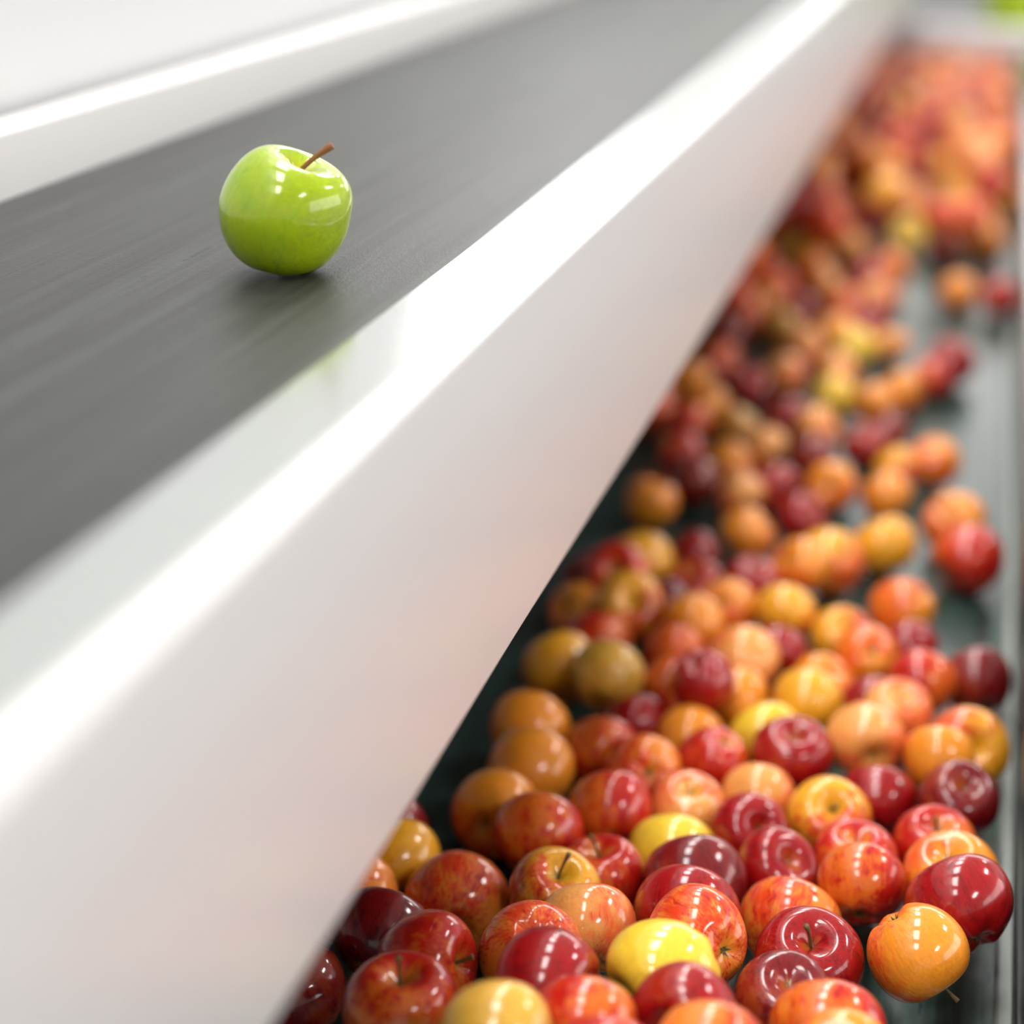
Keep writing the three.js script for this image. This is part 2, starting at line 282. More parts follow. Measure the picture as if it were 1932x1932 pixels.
// base = ground colour, red = blush, deep = streaks; cover = how much of the skin blushes; cheek = size of the bare patch round u = 0
const SKINS = {
  C: { base: 0xb03410, red: 0xa4070e, deep: 0x6a0309, cover: 1.0, cheek: 0.3, streak: 0.35, dots: 1 },
  M: { base: 0x9c3416, red: 0x7c0810, deep: 0x440208, cover: 0.95, cheek: 0.4, streak: 0.45, dots: 1 },
  R: { base: 0xea7420, red: 0xc41a0e, deep: 0x940c12, cover: 0.78, cheek: 0.5, streak: 0.6, dots: 0.7 },
  S: { base: 0xf28c30, red: 0xe0421a, deep: 0xb02018, cover: 0.56, cheek: 0.4, streak: 0.85, dots: 0.5 },
  O: { base: 0xf69a28, red: 0xee5e1c, deep: 0xcc3412, cover: 0.5, cheek: 0.7, streak: 0.4, dots: 0.3 },
  H: { base: 0xfcb42a, red: 0xdc4a20, deep: 0xa81c16, cover: 0.72, cheek: 1.35, streak: 0.5, dots: 0.4 },
  Y: { base: 0xf8d03a, red: 0xf0a838, deep: 0xc87828, cover: 0.12, cheek: 0.4, streak: 0.3, dots: 0.9 },
  T: { base: 0xe6b244, red: 0xe0843a, deep: 0xb85a2a, cover: 0.3, cheek: 0.7, streak: 0.45, dots: 0.4 },
  P: { base: 0xf9ab5a, red: 0xf06a38, deep: 0xd04022, cover: 0.5, cheek: 0.4, streak: 0.4, dots: 0.4 },
};
const RW = 1024, RH = 512;
function skinTexture(k, seed, w = RW, h = RH) {
  const base = hex(k.base), red = hex(k.red), deep = hex(k.deep), yellow = [lerp(base[0], 222, 0.5), lerp(base[1], 178, 0.5), lerp(base[2], 44, 0.6)];
  const d = new Uint8Array(w * h * 4);
  for (let j = 0, o = 0; j < h; j++) {
    const v = (j + 0.5) / h, t = Math.PI * v, st = Math.sin(t), ct = Math.cos(t);
    const topY = smooth(0.88, 0.985, v), lowY = smooth(0.10, 0.02, v);
    for (let i = 0; i < w; i++, o += 4) {
      const a = 2 * Math.PI * (i + 0.5) / w, ca = Math.cos(a), sa = Math.sin(a), X = ca * st, Z = sa * st;
      const warp = 0.5 * noise3(X * 7, ct * 7 + seed, Z * 7), aa = a + 0.10 * warp, cw = Math.cos(aa), sw = Math.sin(aa), k1 = 8 + 16 * st, k2 = 20 + 34 * st;
      const fine = noise3(cw * k1 + seed, v * 7 + warp, sw * k1), mid = noise3(cw * 7 + seed, v * 3, sw * 7 + 4), hair = noise3(cw * k2, v * 22 + seed, sw * k2);
      const mott = noise3(X * 5 + seed, ct * 5, Z * 5), speck = noise3(X * 24, ct * 24 + seed, Z * 24);
      const ang = 1 - ca, bare = Math.exp(-Math.pow(ang / Math.max(0.05, k.cheek), 2)) * (0.55 + 0.45 * st) * 1.2;
      let b = k.cover - bare * (0.5 + 0.3 * k.cheek) - 0.7 * topY - 0.5 * lowY + 0.42 * mott + k.streak * (0.34 * mid + 0.4 * fine + 0.22 * hair) + 0.2 * speck;
      b = smooth(-0.05, 0.85, b);
      const dk = clamp(smooth(0.1, 0.75, 0.45 * mid + 0.5 * fine + 0.35 * hair + 0.3 * (k.cover - 0.5)) * b * (0.35 + 0.6 * k.streak));
      const g = clamp(topY * 0.55 + lowY * 0.7), n = 1 + 0.05 * speck + 0.04 * mott;
      for (let c = 0; c < 3; c++) { let q = lerp(base[c], yellow[c], g); q = lerp(q, red[c], b); q = lerp(q, deep[c], dk); d[o + c] = clamp(q * n, 0, 255); }
      if (v > 0.955) { const r = smooth(0.955, 1, v) * 0.5; d[o] = lerp(d[o], 120, r); d[o + 1] = lerp(d[o + 1], 100, r); d[o + 2] = lerp(d[o + 2], 36, r); }
      d[o + 3] = 255;
    }
  }
  // lenticels: pale dots on red, brown flecks on yellow
  let s = seed * 977 + 13; const rr = () => { s = (Math.imul(s, 1664525) + 1013904223) | 0; return (s >>> 0) / 4294967296; };
  for (let q = 0; q < 520 * k.dots; q++) {
    const v = Math.acos(1 - 2 * rr()) / Math.PI, cy = Math.floor(v * h), cx = Math.floor(rr() * w), sx = 1 / Math.max(0.2, Math.sin(Math.PI * v)), pale = k.cover > 0.3, R = (pale ? 0.7 + 0.6 * rr() : 0.6 + 1.1 * rr() * rr()) * w / 1024;
    const col = pale ? [232, 150, 90] : [150, 84, 30], str = pale ? 0.45 * rr() + 0.1 : 0.5;
    for (let y = -2; y <= 2; y++) for (let x = -Math.ceil(2 * sx); x <= Math.ceil(2 * sx); x++) {
      if (Math.hypot(x / sx, y) > R || cy + y < 0 || cy + y >= h) continue;
      const o = ((cy + y) * w + (cx + x + w) % w) * 4; for (let c = 0; c < 3; c++) d[o + c] = lerp(d[o + c], col[c], str);
    }
  }
  const tx = new THREE.DataTexture(d, w, h, THREE.RGBAFormat); tx.wrapS = THREE.RepeatWrapping; tx.magFilter = THREE.LinearFilter; tx.colorSpace = THREE.SRGBColorSpace; tx.needsUpdate = true; return tx;
}
const skinBump = canvasTex(512, 256, (x, y) => { const a = x / 512 * 2 * Math.PI, v = 128 + 60 * noise3(Math.cos(a) * 20, y / 9, Math.sin(a) * 20) + 50 * noise3(Math.cos(a) * 6, y / 26, Math.sin(a) * 6); return [v, v, v]; }, { srgb: false });
const waxed = (map) => PHY({ map, color: new THREE.Color(0.86, 0.83, 0.83), specularIntensity: 0.3, roughness: 0.5, clearcoat: 1, clearcoatRoughness: 0.115, bumpMap: skinBump, bumpScale: 0.00035 });
const VARIANTS = 3, SKIN_MATS = {};
Object.entries(SKINS).forEach(([k, s], i) => { SKIN_MATS[k] = Array.from({ length: VARIANTS }, (_, j) => waxed(skinTexture(s, i * 7 + j * 3 + 1))); });
const MS = {
  stem: STD({ color: new THREE.Color(0.13, 0.085, 0.025), roughness: 0.7 }), calyx: STD({ color: new THREE.Color(0.085, 0.075, 0.028), roughness: 0.85 }), greenStem: STD({ color: new THREE.Color(0.2, 0.075, 0.02), roughness: 0.65 }),
};
// ------------------------------------------------------------------ apples: building and placing
const protos = new Map();
function appleProto(shape, kind, variant, low, stem, calyx) {
  const key = [shape, kind, variant, low, stem, calyx].join();
  if (!protos.has(key)) {
    const g = (low ? GEO_LOW : GEO)[shape % (low ? GEO_LOW.length : GEO.length)], m = shade(new THREE.Mesh(g, SKIN_MATS[kind][variant % VARIANTS]));
    if (stem) { const s = mesh('stem', STEMS[stem], MS.stem, m); s.position.y = g.userData.cavity; }
    if (calyx) { const s = mesh('calyx', calyxGeo, MS.calyx, m); s.position.y = g.userData.basin + 0.01; }
    protos.set(key, m);
  }
  return protos.get(key);
}
const turnTo = (axis, cheek) => {
  const y = axis.clone().normalize(), x = cheek.clone().addScaledVector(y, -cheek.dot(y)); if (x.lengthSq() < 1e-4) x.set(y.y, -y.x, 0.3).addScaledVector(y, -x.dot(y)); x.normalize();
  return new THREE.Quaternion().setFromRotationMatrix(new THREE.Matrix4().makeBasis(x, y, new THREE.Vector3().crossVectors(x, y)));
};
const toWorld = (a) => new THREE.Vector3().addScaledVector(RIGHT, a[0]).addScaledVector(UPV, a[1]).addScaledVector(BACK, a[2]);

// rows: [x, y, width] in pixels of the 1932 frame (they become real places below), skin kind and variant, stem axis and bare cheek as (right, up, towards the eye), stem, label
const FRONT = [
  [560, 1868, 205, 'M0', [-.35, .75, .25], [.9, -.3, .3], '', 'dark maroon apple in the bottom corner half hidden by the white side panel'],
  [716, 1762, 202, 'M1', [.45, .25, -.85], [-.5, -.75, .45], '', 'dark maroon apple with an orange lower side, right against the white side panel'],
  [867, 1704, 213, 'S1', [-.06, -.5, .85], [.8, -.4, .3], '', 'orange red striped apple showing its dark greenish stem hollow, beside the dark belt gap'],
  [808, 1818, 205, 'R0', [.88, .1, .42], [-.3, -.6, .5], 'short', 'shiny red apple lying on its side with two dry stem stubs sticking out'],
  [757, 1900, 225, 'R1', [.02, .9, .38], [-.1, -.3, .9], 'long', 'red and yellow streaked apple standing upright with a long stem near the bottom edge'],
  [949, 1958, 226, 'T0', [-.2, -.2, -.9], [-.2, .7, .6], '', 'olive yellow apple with orange flecks at the bottom edge'],
  [1004, 1796, 206, 'S1', [-.14, -.52, -.82], [-.6, -.6, .4], 'K', 'orange red apple with its small dark green calyx star facing up'],
  [1035, 1860, 226, 'C0', [-.85, -.1, -.3], [-.5, -.85, .2], '', 'large glossy crimson apple lying sideways in front of the calyx star apple'],
  [1110, 1932, 204, 'R2', [.3, -.5, -.8], [.55, .6, .5], '', 'red apple with a pale peach patch on its upper side at the bottom edge'],
  [1145, 2012, 205, 'R0', [.1, -.4, -.9], [.2, -.9, .4], '', 'red apple cut by the bottom edge, only a sliver of its top showing'],
  [1277, 1912, 208, 'C1', [-.52, -.12, .85], [-.5, .5, .6], 'short', 'red apple with a short dark stem stub in front of the pale yellow apple'],
  [1329, 1986, 216, 'S2', [.3, -.6, -.7], [-.7, .3, .6], '', 'orange red apple cut by the bottom edge below the apple with a stem stub'],
  [1262, 1838, 226, 'Y0', [-.8, -.4, .42], [.2, .9, .3], 'short', 'pale yellow lumpy apple with brown flecks and a thick stem in the front rows'],
  [1310, 1776, 211, 'S0', [-.6, .08, -.78], [.55, -.5, .6], 'K', 'mottled orange red apple with its green brown calyx showing beside the pale yellow apple'],
  [1106, 1750, 198, 'P0', [-.1, -.75, -.65], [-.7, .3, .5], '', 'peach orange apple with dark red flecks and a chain of white highlights in front rows'],
  [1295, 1724, 206, 'C2', [.4, -.5, -.75], [-.9, -.3, .2], '', 'deep crimson apple partly behind the mottled orange red apple with green calyx'],
  [1308, 1670, 206, 'M2', [-.35, -.5, -.8], [-.8, -.4, .3], '', 'dark brownish red apple behind the deep crimson one, next to the round yellow apple'],
  [1257, 1606, 178, 'Y1', [.2, -.7, -.7], [0, .9, .4], '', 'round clean yellow apple between two red ones, second yellow apple up from the bottom'],
  [1122, 1648, 174, 'R1', [-.12, .9, .35], [-.5, .5, .6], 'long', 'red apple with a long thin upright stem standing behind another stemmed apple'],
  [1052, 1690, 186, 'H0', [.1, .78, .58], [.95, .4, -.3], 'long', 'half maroon half golden apple with a thin stem in a deep hollow'],
  [1025, 1580, 184, 'R2', [.2, .45, -.85], [-.2, .5, .5], '', 'dull red apple with faint orange mottling behind the half golden stemmed apple'],
  [939, 1532, 180, 'O0', [-.45, -.3, .84], [.3, .8, .4], '', 'orange apple with a black hollow facing the white side panel, edging the dark belt'],
  [738, 1572, 160, 'C0', [-.5, .6, .5], [0, -.8, .5], '', 'pinkish red apple topmost of those peeking out from behind the white side panel'],
  [748, 1626, 180, 'H1', [-.3, -.5, -.8], [.2, .9, .3], '', 'yellow topped apple with red mottling peeking out from behind the white side panel'],
  [668, 1694, 186, 'S1', [-.6, .2, .7], [.4, .6, .5], '', 'blurred orange red apple almost hidden behind the white side panel edge'],
  [1810, 1705, 208, 'C1', [-.5, .35, -.8], [-.9, -.35, .2], '', 'big dark crimson apple touching the polished side wall near the bottom corner'],
  [1722, 1798, 200, 'O2', [.55, -.8, .12], [-.2, .9, .45], 'long', 'large golden orange apple lying on bare belt with its stem pointing down'],
  [1531, 1814, 214, 'C2', [-.02, .76, .66], [-.9, -.5, .2], 'long', 'dark red apple with a bright ring of reflections round its stem hollow in front rows'],
  [1503, 1736, 200, 'S1', [.7, -.2, -.7], [.9, .4, .3], '', 'orange red glossy apple with a yellowish edge right behind the ringed dark red apple'],
  [1612, 1674, 172, 'R0', [.3, -.5, -.8], [-.6, .5, .5], '', 'mottled red orange apple between the golden orange apple and the ringed red ones'],
  [1468, 1640, 166, 'C0', [.4, .5, .75], [.4, -.8, .3], '', 'dark red lobed apple with a pinkish sheen behind the orange red glossy apple'],
  [1482, 1888, 196, 'M0', [.06, .78, .62], [-.95, -.2, .2], '', 'maroon speckled apple with a jagged ring of reflections and no stem near the bottom'],
  [1560, 1950, 228, 'R0', [.2, -.6, -.75], [-.6, .2, .7], '', 'large fiery red and orange streaked apple at the bottom edge below the maroon one'],
  [1588, 2005, 188, 'O0', [-.2, .6, .75], [.3, .8, .5], '', 'orange yellow apple at the bottom edge, only its top showing before the large streaked one'],
  [1790, 1656, 188, 'O1', [-.2, .82, .5], [.5, .6, .5], '', 'golden orange apple with a yellow hollow behind the big dark crimson apple by the wall'],
  [1764, 1598, 168, 'R2', [.02, .84, .53], [.9, -.3, .3], 'short', 'red apple with an oval ring of reflections and a tiny green stem'],
  [1805, 1512, 160, 'M1', [.1, .62, .76], [-.3, .75, .6], '', 'maroon apple with a golden stem hollow at the edge of the bare belt'],
  [1657, 1514, 158, 'C1', [.3, -.7, -.6], [.6, -.7, .3], '', 'bright crimson apple behind the yellow hollowed apple'],
  [1565, 1546, 166, 'H2', [-.02, .55, .83], [-.1, .8, .6], 'short', 'golden apple with a deep yellow hollow and dark stem facing forward'],
  [1405, 1572, 158, 'C2', [.25, .4, .88], [0, -.8, .5], 'long', 'red apple with a dark stem in a glossy hollow beside the round yellow apple'],
  [1607, 1622, 168, 'R1', [.0, .88, .47], [-.2, -.2, .9], '', 'dark red apple with a thin bright ring on top and an orange band below'],
  [1437, 1490, 148, 'P1', [.4, -.6, -.7], [-.4, .3, .8], '', 'peach apple with two big white highlights behind the red stemmed apple'],
  [1490, 1436, 158, 'C0', [.0, .82, .57], [-.7, -.6, .2], '', 'dark crimson apple with a small ring of highlights amid peach apples'],
  [1634, 1391, 160, 'P2', [.1, -.45, .88], [-.4, .7, .5], '', 'pale peach apple with its dark hollow pointing down and forward'],
  [1685, 1352, 132, 'P0', [.02, .78, .62], [-.5, .5, .6], '', 'peach apple with a pale yellow cup on top behind the downward facing peach one'],
  [1520, 1338, 142, 'H0', [.5, -.5, -.7], [.2, .6, .7], '', 'golden yellow apple behind the small ringed crimson apple'],
  [1446, 1392, 152, 'Y2', [-.5, -.4, -.7], [0, .8, .5], '', 'yellow apple with one round white highlight, half hidden by the ringed crimson apple'],
  [1822, 1412, 166, 'H1', [-.05, .15, .98], [.8, -.6, .3], '', 'orange apple with a yellow green side and deep hollow beside the bare belt'],
  [1768, 1432, 142, 'O2', [.1, .9, -.3], [0, .5, .8], '', 'plain orange apple squeezed in front of the yellow green sided apple'],
  [1840, 1288, 142, 'M2', [-.3, .6, -.7], [-.8, 0, .5], '', 'dark burgundy apple leaning against the polished side wall'],
  [1754, 1298, 134, 'R0', [.6, -.4, -.6], [.6, -.3, .7], '', 'red orange apple next to the burgundy apple that leans on the wall'],
  [1640, 1318, 130, 'C1', [-.6, .3, -.7], [.9, .3, .3], '', 'dark red apple between the golden yellow and the red orange apples'],
  [1625, 1242, 130, 'O0', [-.12, -.25, -.95], [.2, -.2, .8], 'K', 'orange apple with a tiny dark calyx facing straight forward'],
  [1715, 1226, 116, 'C2', [-.4, -.6, -.6], [.8, -.4, .4], '', 'vivid red apple with a pink highlight streak, beyond the dark calyx orange'],
  [1585, 1204, 126, 'H2', [.15, .5, .85], [-.6, .4, .6], '', 'golden apple with a bright highlight above a brown hollow'],
  [1465, 1236, 122, 'C0', [.5, -.3, -.8], [0, -.9, .3], '', 'dark crimson apple below a yellow apple with a bright highlight'],
  [1703, 1152, 132, 'O1', [-.5, -.6, -.5], [.8, .1, .5], '', 'orange apple with a red side next to the shadowed bare belt'],
  [1481, 1162, 118, 'H1', [.5, -.6, -.6], [-.5, .6, .5], '', 'yellow apple with an orange side and one long bright highlight'],
  [1402, 1256, 142, 'P1', [.3, -.5, -.8], [.3, .6, .7], '', 'peach orange apple with a pale side beside the dark crimson apple'],
  [1398, 1306, 132, 'O2', [-.4, .3, -.8], [-.2, .5, .7], '', 'orange red apple with a blurred double highlight in front of the peach orange one'],
  [1553, 1292, 126, 'O0', [.4, .6, .6], [-.2, .9, .3], '', 'orange gold apple of which mostly the top shows behind the golden yellow one'],
  [1330, 1308, 118, 'C1', [.3, -.7, -.5], [-.8, .5, .4], '', 'crimson and orange apple with a column of round highlights in the middle of the heap'],
  [1190, 1072, 136, 'H2', [-.5, -.4, -.7], [.4, .7, .4], '', 'yellow rimmed apple behind a red one at the shaded edge of the heap'],
  [1160, 1112, 132, 'R1', [-.2, .3, .9], [.6, -.6, .4], '', 'reddish brown apple in front of the yellow rimmed apple at the shaded edge'],
  [1118, 1096, 106, 'C2', [-.6, .4, .6], [.7, -.5, .4], '', 'dark red apple outermost at the shaded edge, touching the reddish brown one'],
  [1178, 1164, 136, 'H0', [.1, .2, .96], [-.3, .8, .5], '', 'apple with a yellow arch over a dark brown hollow at the shaded edge'],
  [1110, 1144, 118, 'O1', [-.7, .3, .6], [.5, .4, .6], '', 'orange apple with two soft pink highlights at the shaded edge of the heap'],
  [1126, 1216, 142, 'R2', [.2, .6, -.7], [.3, -.5, .7], '', 'brick red apple right behind the yellow topped one at the shaded edge'],
  [1060, 1260, 156, 'H1', [-.4, -.6, -.7], [.3, .85, .4], '', 'yellow topped orange apple jutting out towards the white side panel'],
  [1142, 1298, 146, 'T1', [.5, -.3, -.7], [0, .6, .7], '', 'tan olive apple in front of the yellow topped orange one at the shaded edge'],
  [1200, 1370, 134, 'C1', [-.4, -.5, -.7], [-.8, -.5, .2], '', 'plain bright red apple in front of the tan olive apple'],
  [1000, 1378, 168, 'O2', [.6, -.4, -.6], [.3, .7, .5], '', 'orange apple with a white streak, outermost towards the white side panel'],
  [1118, 1416, 150, 'R0', [.55, -.1, .82], [-.7, .5, .4], '', 'rosy red apple with a dark side hollow beside the white streaked orange one'],
  [1000, 1456, 176, 'O0', [.3, -.6, -.7], [.2, .6, .7], '', 'dull orange apple between the white streaked orange apple and the black hollow one'],
  [1222, 1456, 142, 'S2', [-.02, -.1, -.98], [.5, .6, .4], 'K', 'small orange red apple with a green calyx ringed by dotted highlights'],
  [1170, 1546, 170, 'R1', [-.3, .4, -.8], [-.8, -.1, .5], '', 'red apple with an olive side and round highlights behind the round yellow apple'],
  [1308, 1522, 152, 'P2', [.03, .82, .57], [.1, -.3, .9], '', 'light peach apple with a yellow cup on top behind the round yellow apple'],
  [1297, 1392, 136, 'O1', [.5, .2, -.8], [.3, .8, .4], '', 'orange apple with three stacked highlights behind the light peach apple'],
  [1345, 1437, 142, 'R2', [-.3, -.7, -.5], [.7, .5, .4], '', 'brownish red apple with a vertical chain of soft highlights, mid heap'],
];
const MIDDLE = [
  [1300, 1178, 126, 'O0', 'vivid orange apple with twin soft white highlights, at the border of shade and light'],
  [1375, 1148, 126, 'O2', 'orange apple below a small pure red spot, with a tall white highlight'],
  [1284, 1232, 124, 'R1', 'rust red apple in the shade below the vivid orange apple with twin highlights'],
  [1262, 1296, 124, 'R2', 'dark orange brown apple in a dim gap behind the plain bright red apple'],
  [1313, 1108, 116, 'R0', 'deep red apple in shade between a rosy apple and the vivid orange one'],
  [1425, 1098, 112, 'C1', 'pink red apple with a pure red spot under round highlights'],
  [1246, 1140, 112, 'M0', 'dark maroon apple in the shade beside the yellow arched apple'],
  [1828, 1053, 142, 'R0', 'tomato red apple alone in front on the bare belt, shadow beneath it'],
  [1799, 986, 126, 'O1', 'orange apple with a big white highlight behind the tomato red one on the bare belt'],
  [1668, 1030, 132, 'H0', 'golden yellow apple with green underside beside the shadowed gap'],
  [1566, 1060, 136, 'H2', 'golden orange apple with a tall white highlight chain, next to the green bottomed one'],
  [1500, 1072, 116, 'O0', 'orange apple with a yellow lower patch just beside the golden highlight chain'],
  [1412, 1008, 116, 'O2', 'orange apple under two large pale highlights in the blurred middle of the heap'],
  [1307, 1045, 106, 'C0', 'rosy crimson apple with a soft pink glow amid dark gaps'],
  [1763, 870, 106, 'O1', 'blurred orange apple sticking out onto the pale bare belt, midway up the heap'],
  [1793, 682, 98, 'C1', 'blurred red apple sticking out over its shadow on the pale bare belt'],
  [1672, 934, 102, 'O0', 'blurred orange apple with a square pale highlight behind the green bottomed golden one'],
  [1570, 918, 102, 'O2', 'blurred orange apple with two merged peach highlights'],
  [1513, 978, 102, 'C1', 'blurred red apple directly behind the golden highlight chain apple'],
  [1462, 922, 102, 'C2', 'blurred bright red apple below a single round pink highlight'],
  [1397, 934, 98, 'P0', 'blurred apple with a cream highlight above the two large pale highlights'],
  [1307, 908, 102, 'M1', 'blurred dusky pink red apple in the shaded side of the heap'],
  [1229, 948, 108, 'O0', 'blurred dark orange apple with a yellow top nearest the dark belt gap'],
  [1375, 878, 98, 'O1', 'blurred glowing orange apple over the shaded dusky pink one'],
  [1285, 858, 98, 'R2', 'blurred brick red apple beside the deep corner of dark belt'],
  [1445, 846, 92, 'P1', 'blurred peach apple with a glowing round core in mid heap'],
  [1530, 862, 92, 'M0', 'blurred purple red apple with two round mauve highlights'],
  [1634, 842, 92, 'C0', 'blurred red apple with a pink highlight column near the purple red one'],
  [1694, 884, 92, 'H0', 'blurred yellow orange apple beside the orange one that sticks out'],
  [1672, 818, 90, 'M2', 'blurred plum red apple beside the pale bare belt'],
  [1543, 808, 90, 'P2', 'blurred peach apple with a round glow above the purple red one'],
  [1483, 792, 90, 'C2', 'blurred crimson apple under a grey pink round highlight'],
  [1332, 766, 92, 'O0', 'blurred amber apple at the shaded edge right of an olive glow'],
  [1298, 802, 92, 'R1', 'blurred brown red apple right below the amber one in the shade'],
  [1414, 731, 86, 'C1', 'blurred dark red apple in a dim hollow of the heap'],
  [1307, 718, 82, 'O2', 'blurred small orange apple at the top of the dark belt gap'],
  [1483, 705, 88, 'P0', 'blurred peach apple with a pale glow left of the brightest yellow ones'],
  [1582, 703, 88, 'P1', 'blurred cream and yellow apple, the brightest in the middle of the heap'],
  [1573, 747, 86, 'Y0', 'blurred yellow apple just below the brightest cream one'],
  [1651, 762, 86, 'O1', 'blurred orange apple with a round peach glow below a red ridge'],
  [1703, 740, 86, 'O0', 'blurred orange red apple at the ridge beside the pale bare belt'],
  [1757, 716, 84, 'R0', 'blurred coral red apple tucked below the red apple over its shadow'],
  [1612, 654, 82, 'Y1', 'blurred lemon yellow apple glowing in the upper middle of the heap'],
  [1518, 657, 82, 'P2', 'blurred soft orange apple left of the lemon yellow glow'],
  [1358, 682, 82, 'R1', 'blurred red and orange apple in the shade above the small orange one'],
  [1375, 627, 78, 'M1', 'blurred dark red apple close to the white side panel in the shade'],
  [1480, 619, 78, 'T1', 'blurred amber brown apple in shade above the pale glows'],
  [1680, 650, 80, 'P0', 'blurred peach red apple right of the lemon yellow glow'],
  [1393, 808, 82, 'T2', 'blurred olive green tinged apple low in a dim gap'],
  [1808, 553, 78, 'O2', 'blurred orange apple leftmost of two reaching across the bare belt to the wall'],
  [1886, 562, 76, 'R0', 'blurred brick orange apple touching the side wall at the end of the bare belt'],
  [1867, 456, 74, 'O0', 'blurred round orange apple hanging over the dark gap near the wall'],
  [1888, 388, 68, 'H0', 'blurred golden apple right above the round orange one near the wall'],
  [1779, 468, 74, 'M2', 'blurred plum apple beside the small patch of dark belt'],
  [1715, 442, 76, 'Y2', 'blurred cream yellow apple left of the plum one'],
  [1721, 386, 68, 'P1', 'blurred peach apple right above the cream yellow one'],
  [1603, 467, 74, 'P2', 'blurred coral apple left of the cream yellow glow'],
  [1484, 456, 72, 'T0', 'blurred olive yellow apple by the panel in the far shade'],
  [1555, 542, 76, 'P0', 'blurred peach yellow apple below the coral one'],
  [1657, 560, 78, 'P1', 'blurred pale peach apple left of the small patch of dark belt'],
  [1635, 412, 68, 'C0', 'blurred rose pink apple between coral and cream ones'],
  [1744, 326, 62, 'C2', 'blurred magenta crimson apple in the far middle of the heap'],
  [1803, 356, 64, 'O1', 'blurred coral orange apple below the magenta crimson one'],
  [1600, 336, 62, 'C1', 'blurred crimson apple near the panel, far up the heap'],
];
// each row's apple lies on its own line of sight; where along it is worked out below so that the heap rests on the belt and no two apples cut into each other
const KIND_COLOR = { C: 'crimson', M: 'maroon', R: 'red', S: 'orange red', O: 'orange', H: 'golden', Y: 'yellow', T: 'olive', P: 'peach' };
const heap = [];
const project = (p) => { const q = p.clone().sub(EYE), z = -q.dot(BACK); return [HALF + FOCAL * q.dot(RIGHT) / z, HALF - FOCAL * q.dot(UPV) / z, z]; };
function addRow(x, y, d, kind, axis, cheek, stem, label, part) {
  const r0 = ray(x, y), t = (Y_LOW + 0.034 - EYE.y) / r0.y;
  heap.push({ x, y, d, kind, axis, cheek, stem, label, part, ray: r0, t, r: d / 2 * t / FOCAL, p: null, fixed: false });
}
for (const [x, y, d, kind, axis, cheek, stem, label] of FRONT) addRow(x, y, d, kind, axis, cheek, stem, label, 'front');
for (const [x, y, d, kind, label] of MIDDLE) addRow(x, y, d, kind, null, null, '', label, 'middle');
const FLAT = 0.93, RMIN = 0.027, RMAX = 0.041;
// from the far rows to the near ones: as far back on the line of sight as the belt and the apples behind allow
{
  const done = [];
  for (const a of [...heap].sort((m, n) => m.y - n.y)) {
    a.p = new THREE.Vector3();
    let t = a.t * 1.01; const set = () => { a.r = clamp(a.d / 2 * t / FOCAL, RMIN, RMAX); a.p.copy(EYE).addScaledVector(a.ray, t); };
    for (set(); t > a.t * 0.93; t -= 0.002, set()) if (a.p.y >= Y_LOW + a.r * FLAT && done.every((b) => b.p.distanceTo(a.p) > (a.r + b.r) * 0.93)) break;
    done.push(a);
  }
}
function relax(list, rounds, hold) {
  const n = new THREE.Vector3(), home = new THREE.Vector3();
  for (let k = 0; k < rounds; k++) {
    const firm = k > rounds - 80;
    for (let i = 0; i < list.length; i++) for (let j = i + 1; j < list.length; j++) {
      const a = list[i], b = list[j]; if (a.fixed && b.fixed) continue;
      n.subVectors(b.p, a.p); const l = n.length(), need = (a.r + b.r) * 0.99; if (l >= need) continue;
      if (!a.fixed && !b.fixed && a.ray && b.ray && Math.abs(a.y - b.y) > 18) { // the lower one in the photo lies in front
        const [back, front] = a.y < b.y ? [a, b] : [b, a];
        if (front.p.clone().sub(back.p).dot(FWD) > -0.3 * l) { const s = (need - l) * 0.5 + 0.0006; back.p.addScaledVector(back.ray, s); front.p.addScaledVector(front.ray, -s); continue; }
      }
      n.multiplyScalar((need - l) / l * 0.5); const wa = a.fixed ? 0 : b.fixed ? 2 : 1, wb = b.fixed ? 0 : a.fixed ? 2 : 1;
      a.p.addScaledVector(n, -wa); b.p.addScaledVector(n, wb);
    }
    for (const a of list) {
      if (a.fixed) continue;
      if (a.ray) { // drift back towards its own line of sight, and settle towards the belt
        const t = a.p.clone().sub(EYE).dot(FWD); home.copy(EYE).addScaledVector(a.ray, t);
        if (!firm) a.p.lerp(home, hold); else a.p.lerp(home, hold * 0.3);
        const low = Y_LOW + a.r * FLAT;
        if (a.p.y < low) { const q = (low - EYE.y) / a.ray.y; home.copy(EYE).addScaledVector(a.ray, q); a.p.lerp(home, 0.6); a.p.y = Math.max(a.p.y, low); }
        else if (k < rounds - 120) a.p.addScaledVector(a.ray, Math.min(0.0006, (a.p.y - low) * 0.1));
        if (!firm) a.r = clamp(a.d / 2 * t / FOCAL, RMIN, RMAX);
      } else { a.p.y = Math.max(a.p.y - (firm ? 0 : 0.0004), Y_LOW + a.r * FLAT); }
      a.p.x = clamp(a.p.x, LX0 + a.r + 0.003, WALLX - a.r * 0.97);
    }
  }
}
relax(heap, 700, 0.5);
for (const a of heap) a.fixed = true;
const nRows = heap.length;
